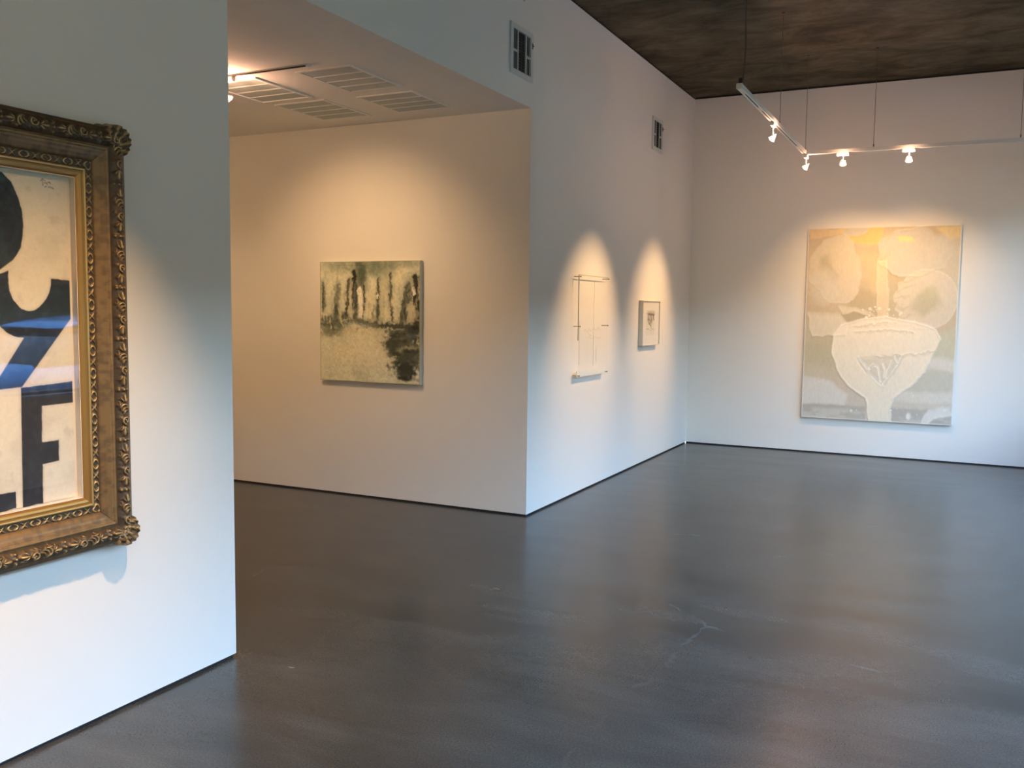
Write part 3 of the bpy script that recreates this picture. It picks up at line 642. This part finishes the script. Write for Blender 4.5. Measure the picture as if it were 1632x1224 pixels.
# ================================================================== SMALL FRAMED DRAWING (long wall)
def small_frame():
    y0, y1, z0, z1, d = 2.525, 3.08, 1.188, 1.632, .045
    e = empty('framed_drawing', (0, (y0+y1)/2, z0), 'small white box frame with a sepia drawing, near the far corner', 'framed drawing')
    WF = mat('pale wood frame', (.72, .66, .56), .5); f = .007
    bm = bmesh.new()
    for a in ((y0, y0+f, z0, z1), (y1-f, y1, z0, z1), (y0+f, y1-f, z0, z0+f), (y0+f, y1-f, z1-f, z1)): bx(bm, .0005, d, *a)
    at(e, link_bm('frame', bm, WF))
    u, v = np.meshgrid(np.linspace(0, 1, 150), np.linspace(0, 1, 150))
    C = np.ones(u.shape+(3,))*np.array((.84, .80, .72))
    pa = sdf(u, v, [(.22, .20), (.76, .20), (.76, .78), (.22, .78)]); C = lay(C, (.78, .73, .62), (1-sstep(-.004, .004, pa))*.8)
    bn = sdf(u, v, [(.30, .22), (.74, .22), (.74, .30), (.30, .32)]); n = fbm(u, v, 14, 3); C = lay(C, (.52, .45, .35), (1-sstep(-.02, .02, bn))*.7)
    h = np.hypot((u-.50)/.20, (v-.42)/.19)+(n-.5)*.5+(v-.42)*(.8); C = lay(C, (.46, .38, .28), (1-sstep(.5, 1.1, h))*.8)
    for pp, wd in (([(.36, .29), (.70, .31)], .03), ([(.35, .32), (.33, .42), (.42, .52)], .02), ([(.5, .3), (.56, .40), (.50, .5)], .022), ([(.66, .32), (.70, .42)], .028), ([(.36, .40), (.46, .44)], .02), ([(.4, .5), (.55, .58)], .02)):
        dd, _ = seg_dist(u+(n-.5)*.05, v, pp); C = lay(C, (.16, .12, .08), (1-sstep(wd*.4, wd*1.2, dd))*.95)
    for pp, wd in (([(.26, .63), (.42, .645)], .008), ([(.54, .61), (.55, .64)], .018), ([(.50, .67), (.53, .68)], .012), ([(.60, .64), (.70, .65)], .007), ([(.27, .27), (.29, .28)], .016)):
        dd, _ = seg_dist(u+(n-.5)*.03, v, pp); C = lay(C, (.22, .17, .12), (1-sstep(wd*.4, wd, dd))*.9)
    iy0, iy1, iz0, iz1 = y0+f, y1-f, z0+f, z1-f
    face = grid_mesh('drawing', np.full(u.shape, d-.012), iy0+(iy1-iy0)*u, iz1-(iz1-iz0)*v, C, attr_mat('sepia drawing', .8))
    at(e, face, box('glass', d-.006, d-.004, iy0, iy1, iz0, iz1, glass_mat('thin picture glass', ior=1.3)))
small_frame()

# ================================================================== GILT FRAME WITH LETTER PICTURE (partition)
def gilt_frame():
    YO1, YO0, ZO0, ZO1 = -3.652, -4.985, .662, 2.160   # outer right, left, bottom, top
    W = .190
    e = empty('framed_artwork', (X1, (YO0+YO1)/2, ZO0), 'ornate carved gilt frame around a glazed black letter picture on the near partition', 'framed artwork')
    PR = np.array([(0, .002), (.0005, .05), (.004, .062), (.010, .066), (.016, .070), (.024, .075), (.034, .079), (.045, .080), (.056, .077), (.064, .071), (.071, .064), (.0735, .0635), (.076, .070), (.081, .072), (.085, .070), (.0865, .065), (.092, .0655), (.0945, .066), (.098, .060), (.103, .060), (.110, .056), (.118, .051), (.125, .0485), (.1265, .044), (.129, .042), (.154, .040), (.156, .046)])
    LP = np.array([(.156, .046), (.158, .051), (.164, .0515), (.167, .047), (.169, .045), (.171, .047), (.184, .042), (.189, .038), (.190, .010)])
    GILT = attr_mat('aged gilding', .42, .45)
    bumpn = N(GILT, 'ShaderNodeTexNoise'); bumpn.inputs['Scale'].default_value = 260
    GP = attr_mat('bright gilding', .34, .7)
    def ornA(s, t):
        P_ = .1835; q = (s-.045)/.026; tau = ((t/P_) % 1)*7.06; h = np.zeros(np.broadcast(s, t).shape)
        env = np.exp(-(np.abs(q)/1.0)**6)
        def add(x): nonlocal h; h = np.maximum(h, x)
        for bq in (-.65, 0, .65):
            for c0 in (0, 7.06): add(.9*np.exp(-(((q-bq)**2+(tau-c0)**2)/.055)))
        def fan(cx, cy, dr, r1, n, amp=1, sp=1.1):
            dx, dy = q-cx, (tau-cy)*dr; r = np.hypot(dx, dy); a = np.arctan2(dx, dy)
            rm = r1*(.82+.18*np.cos(a*n)); add(amp*(.30+.75*np.cos(a*n)**2)*np.clip(1-(r/rm)**5, 0, 1)*np.clip(1-(a/sp)**4, 0, 1)*sstep(0, .3, r))
        fan(0, 2.0, -1, 1.6, 4.5); fan(-.1, 5.2, 1, 1.5, 4.5)
        r = np.hypot(q+.3, tau-2.75); a = np.arctan2(q+.3, tau-2.75)
        add(.9*np.exp(-((r-.42-.05*a)/.13)**2)); add(.8*np.exp(-(r/.18)**2))
        add(.7*np.exp(-(((q-.45)/.45)**2+((tau-3.1)/.6)**2))*(.6+.4*np.sin(tau*9+q*7)*np.cos(q*9)))
        for k in range(3):
            cy = 3.95+k*.42; rr = np.hypot(q+.55-k*.25, (tau-cy+.35)); add((.75+.1*k)*np.exp(-((rr-.55)/.12)**2)*sstep(-.5, .2, tau-cy+.3)*(q > -.9))
        fan(.55, 4.6, 1, .9, 5, .8, 1.4); fan(-.6, 1.4, -1, .8, 5, .7, 1.4)
        return h*env
    def ornB(s, t):
        P_ = .081; q = (s-.1415)/.0135; tau = (((t/P_) % 1)-.5)*6.0; e_ = np.exp(-(np.abs(q)/1.0)**8)
        rr = np.hypot(q/.72, tau/1.25); h = np.exp(-((rr-1)/.26)**2)*(1-.55*np.exp(-(tau/.35)**2))
        tb = np.abs(tau)-3.0
        h = np.maximum(h, .9*np.exp(-((np.abs(q)-np.abs(tb)*.75-.1)/.22)**2)*np.exp(-(tb/1.1)**4)); h = np.maximum(h, np.exp(-((q)**2+tb**2)/.06))
        return h*e_
    def beads(s, t): return np.exp(-(((s-.0925)/.0022)**2))*(.5+.5*np.cos(t*2*math.pi/.0068))
    def place(a, c, hgt, side, Lh):
        """a: distance from own outer edge, t: signed along-rail coordinate from the rail's middle"""
        b1 = Lh-np.abs(c); Rr = .040
        va, vb = Rr-a, Rr-b1; k = (va > 0) & (vb > 0); ln = np.hypot(va, vb)+1e-9; mx = np.maximum(va, vb)
        a2 = np.where(k, Rr-va*mx/ln, a); b2 = np.where(k, Rr-vb*mx/ln, b1); c2 = np.sign(c)*(Lh-b2)
        ym, zm = (YO0+YO1)/2, (ZO0+ZO1)/2
        if side == 'r': return X1+hgt, YO1-a2, zm+c2
        if side == 'l': return X1+hgt, YO0+a2, zm-c2
        if side == 't': return X1+hgt, ym-c2, ZO1-a2
        return X1+hgt, ym+c2, ZO0+a2
    def make(side, prof, liner):
        Lh = ((ZO1-ZO0) if side in 'rl' else (YO1-YO0))/2; fine = side == 'r' or side in 'tb'
        if liner: s = np.unique(np.concatenate([prof[:, 0], np.linspace(prof[0, 0], prof[-1, 0], 8)]))
        else: s = np.unique(np.concatenate([prof[:, 0], np.arange(.018, .072, .0016), np.arange(.126, .156, .0013)]))
        nt_ = 8 if liner else (int(2*Lh/(.0021 if side != 'l' else .004)))
        base = np.linspace(-1, 1, nt_); Sg, Bg = np.meshgrid(s, base, indexing='ij')
        T_ = Bg*Lh; T_ = np.clip(T_, -(Lh-Sg), Lh-Sg)
        hb = np.interp(Sg, prof[:, 0], prof[:, 1])
        if liner:
            C = np.ones(Sg.shape+(3,))*np.array((.44, .225, .06)); C = lay(C, (.72, .47, .17), (np.abs(Sg-.161) < .004)*.9)
            if side in 'tb': pass
            C = lay(C, (.34, .20, .06), ((Sg > .165) & (Sg < .1705))*.7)
            hgt = hb
        else:
            A, B, Bd = ornA(Sg, T_), ornB(Sg, T_), beads(Sg, T_)
            hgt = hb+A*.0095+B*.0060+Bd*.0015
            n = fbm(Sg*1.0+3, T_+9, 60, 5, 4); n2 = fbm(Sg*8, T_, 9, 15, 3)
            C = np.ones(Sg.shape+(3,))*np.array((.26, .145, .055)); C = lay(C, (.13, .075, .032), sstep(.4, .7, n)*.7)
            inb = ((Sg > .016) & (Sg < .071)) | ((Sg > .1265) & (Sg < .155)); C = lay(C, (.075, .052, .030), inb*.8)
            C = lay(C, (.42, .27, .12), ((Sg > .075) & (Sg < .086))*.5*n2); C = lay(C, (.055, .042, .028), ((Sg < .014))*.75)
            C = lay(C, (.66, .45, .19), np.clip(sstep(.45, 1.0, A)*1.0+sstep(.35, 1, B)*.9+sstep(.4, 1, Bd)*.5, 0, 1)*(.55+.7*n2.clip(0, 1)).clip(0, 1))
        Xp, Yp, Zp = place(Sg, T_, hgt, side, Lh)
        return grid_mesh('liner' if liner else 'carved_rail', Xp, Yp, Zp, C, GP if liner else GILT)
    for sd in 'rltb':
        at(e, make(sd, PR, False))
        ln = make(sd, LP, True); at(e, ln)
    # acanthus leaf on each corner
    for (sy, cy) in ((1, YO1), (-1, YO0)):
        for (sz, cz) in ((1, ZO1), (-1, ZO0)):
            nr, na = 60, 150
            rr, aa = np.meshgrid(np.linspace(0, 1, nr), np.linspace(-R(64), R(64), na), indexing='ij')
            lob = np.abs(np.cos(aa*7)); rmax = .070+.006*lob+.020*np.cos(aa*1.4)**2
            rad = .006+rr*rmax; px = -rad*np.cos(aa+R(45)); pz = -rad*np.sin(aa+R(45))
            ca, cb = .072+px, .072+pz         # distances from outer edges (positive inward)
            env = 1-(aa/R(66))**4
            hh = .064+(.026*np.sin(np.clip(rr*1.12, 0, 1)*math.pi*.62)**1.0)*env - .060*sstep(.86, 1, rr)
            fl = np.cos(aa*14)*.5+.5; vein = fl*sstep(.08, .4, rr)*(1-sstep(.9, 1, rr)); hh = hh+.0042*vein+.004*np.cos(rr*26-np.abs(np.sin(aa*7))*5)*sstep(.3, .6, rr)*(1-sstep(.85, .95, rr))
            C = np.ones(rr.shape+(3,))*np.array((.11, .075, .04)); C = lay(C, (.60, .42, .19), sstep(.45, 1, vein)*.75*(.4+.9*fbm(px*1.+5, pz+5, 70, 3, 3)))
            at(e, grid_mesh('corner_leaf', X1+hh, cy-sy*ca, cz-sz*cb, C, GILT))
    # backing, mount, paper, glass
    iy0, iy1, iz0, iz1 = YO0+W, YO1-W, ZO0+W, ZO1-W-.0
    at(e, box('mount', X1+.003, X1+.010, iy0-.003, iy1+.003, iz0-.003, iz1+.003, MOUNT))
    SP = mat('cream spacer', (.92, .82, .68), .7); SG = mat('grey white spacer', (.72, .72, .72), .7)
    bm = bmesh.new()
    bx(bm, X1+.010, X1+.0365, iy0-.0, iy0+.002, iz0, iz1); bx(bm, X1+.010, X1+.0365, iy1-.002, iy1, iz0, iz1)
    bx(bm, X1+.010, X1+.0365, iy0+.002, iy1-.002, iz1-.002, iz1); bx(bm, X1+.010, X1+.0365, iy0+.002, iy1-.002, iz0, iz0+.002)
    at(e, link_bm('spacer', bm, SP))
    at(e, box('glass', X1+.0335, X1+.0355, iy0+.002, iy1-.002, iz0+.002, iz1-.002, PGLASS))
    # deckle-edged sheet with the black letter forms
    py0, py1, pz0, pz1 = iy0+.014, iy1-.014, iz0+.006, iz1-.016
    nu, nv = int((py1-py0)/.0023), int((pz1-pz0)/.0021)
    Y, Z = np.meshgrid(np.linspace(py0, py1, nu), np.linspace(pz1, pz0, nv))
    C = np.ones(Y.shape+(3,))*np.array((.80, .72, .57))
    n = fbm(Y+9, Z, 7, 3); C = lay(C, (.66, .58, .45), sstep(.42, .72, n)*.7); C = lay(C, (.50, .45, .38), sstep(.62, .8, fbm(Y+9, Z*1.0, 22, 33))*.35)
    wb = (fbm(Y+9, Z, 90, 8, 3)-.5)*.004
    shapes = [
        [(-4.098, 1.959), (-4.06, 1.926), (-4.036, 1.873), (-4.025, 1.83), (-4.023, 1.789), (-4.027, 1.752), (-4.035, 1.716), (-4.05, 1.692), (-4.065, 1.674), (-4.109, 1.642), (-4.17, 1.632), (-4.24, 1.65), (-4.29, 1.70), (-4.31, 1.79), (-4.29, 1.88), (-4.24, 1.945), (-4.17, 1.972)],
        [(-4.30, 1.60), (-4.22, 1.61), (-4.11, 1.63), (-4.081, 1.641), (-4.082, 1.602), (-4.079, 1.575), (-4.069, 1.551), (-4.058, 1.536), (-4.048, 1.526), (-4.036, 1.516), (-4.022, 1.511), (-4.006, 1.511), (-3.992, 1.514), (-3.976, 1.523), (-3.961, 1.537), (-3.947, 1.553), (-3.936, 1.573), (-3.929, 1.598), (-3.928, 1.62), (-3.842, 1.616), (-3.846, 1.494), (-4.046, 1.259), (-4.14, 1.255), (-4.14, 1.275), (-4.034, 1.422), (-4.052, 1.423), (-4.069, 1.427), (-4.095, 1.44), (-4.116, 1.46), (-4.14, 1.49), (-4.16, 1.53), (-4.19, 1.545), (-4.30, 1.54)],
        [(-4.051, 1.257), (-3.844, 1.266), (-3.846, 1.191), (-3.975, 1.189), (-3.98, 1.066), (-3.915, 1.067), (-3.917, .994), (-3.98, .990), (-3.982, .80), (-4.059, .80)],
        [(-4.40, .92), (-4.081, .915), (-4.079, .80), (-4.40, .80)], [(-4.40, 1.24), (-4.32, 1.24), (-4.32, .80), (-4.40, .80)],
        [(-4.70, 1.90), (-4.42, 1.90), (-4.42, 1.82), (-4.52, 1.82), (-4.52, 1.2), (-4.62, 1.2), (-4.62, 1.82), (-4.70, 1.82)]]
    bl = np.full(Y.shape, 9.)
    for sh in shapes: bl = np.minimum(bl, sdf(Y+wb*.5, Z+wb*.5, sh))
    mk = 1-sstep(-.0014, .0014, bl+wb*.3)
    dk = np.ones(Y.shape+(3,))*np.array((.012, .017, .026)); dk = lay(dk, (.035, .045, .060), sstep(.4, .8, fbm(Y, Z+4, 40, 44))*.7)
    C = C*(1-mk[..., None])+dk*mk[..., None]
    C = lay(C, (.55, .48, .38), np.exp(-((bl-.004)/.004)**2)*.35)
    # pencil signature
    for pp in ([(-3.956, 1.944), (-3.948, 1.952), (-3.938, 1.945)], [(-3.950, 1.951), (-3.947, 1.930)], [(-3.942, 1.938), (-3.934, 1.940), (-3.931, 1.934)], [(-3.930, 1.941), (-3.921, 1.943), (-3.918, 1.937)], [(-3.940, 1.925), (-3.934, 1.928)], [(-3.928, 1.925), (-3.921, 1.928), (-3.915, 1.924)], [(-3.914, 1.927), (-3.907, 1.922)]):
        d, _ = seg_dist(Y, Z, pp); C = lay(C, (.16, .13, .11), (1-sstep(.0008, .0022, d))*.8)
    C = C*(.94+.12*fbm(Y+3, Z, 130, 88, 3))[..., None]
    dz = np.interp(np.arange(nu), np.arange(0, nu+12, 12), rng.rand(len(np.arange(0, nu+12, 12)))-.5)*.006
    Zd = Z.copy(); Zd[-6:] += dz[None, :]*np.linspace(0, 1, 6)[:, None]
    at(e, grid_mesh('paper', np.full(Y.shape, X1+.0135)+.0015*fbm(Y, Z, 3, 5, 2), Y, Zd, C, attr_mat('inked paper', .8)))
gilt_frame()
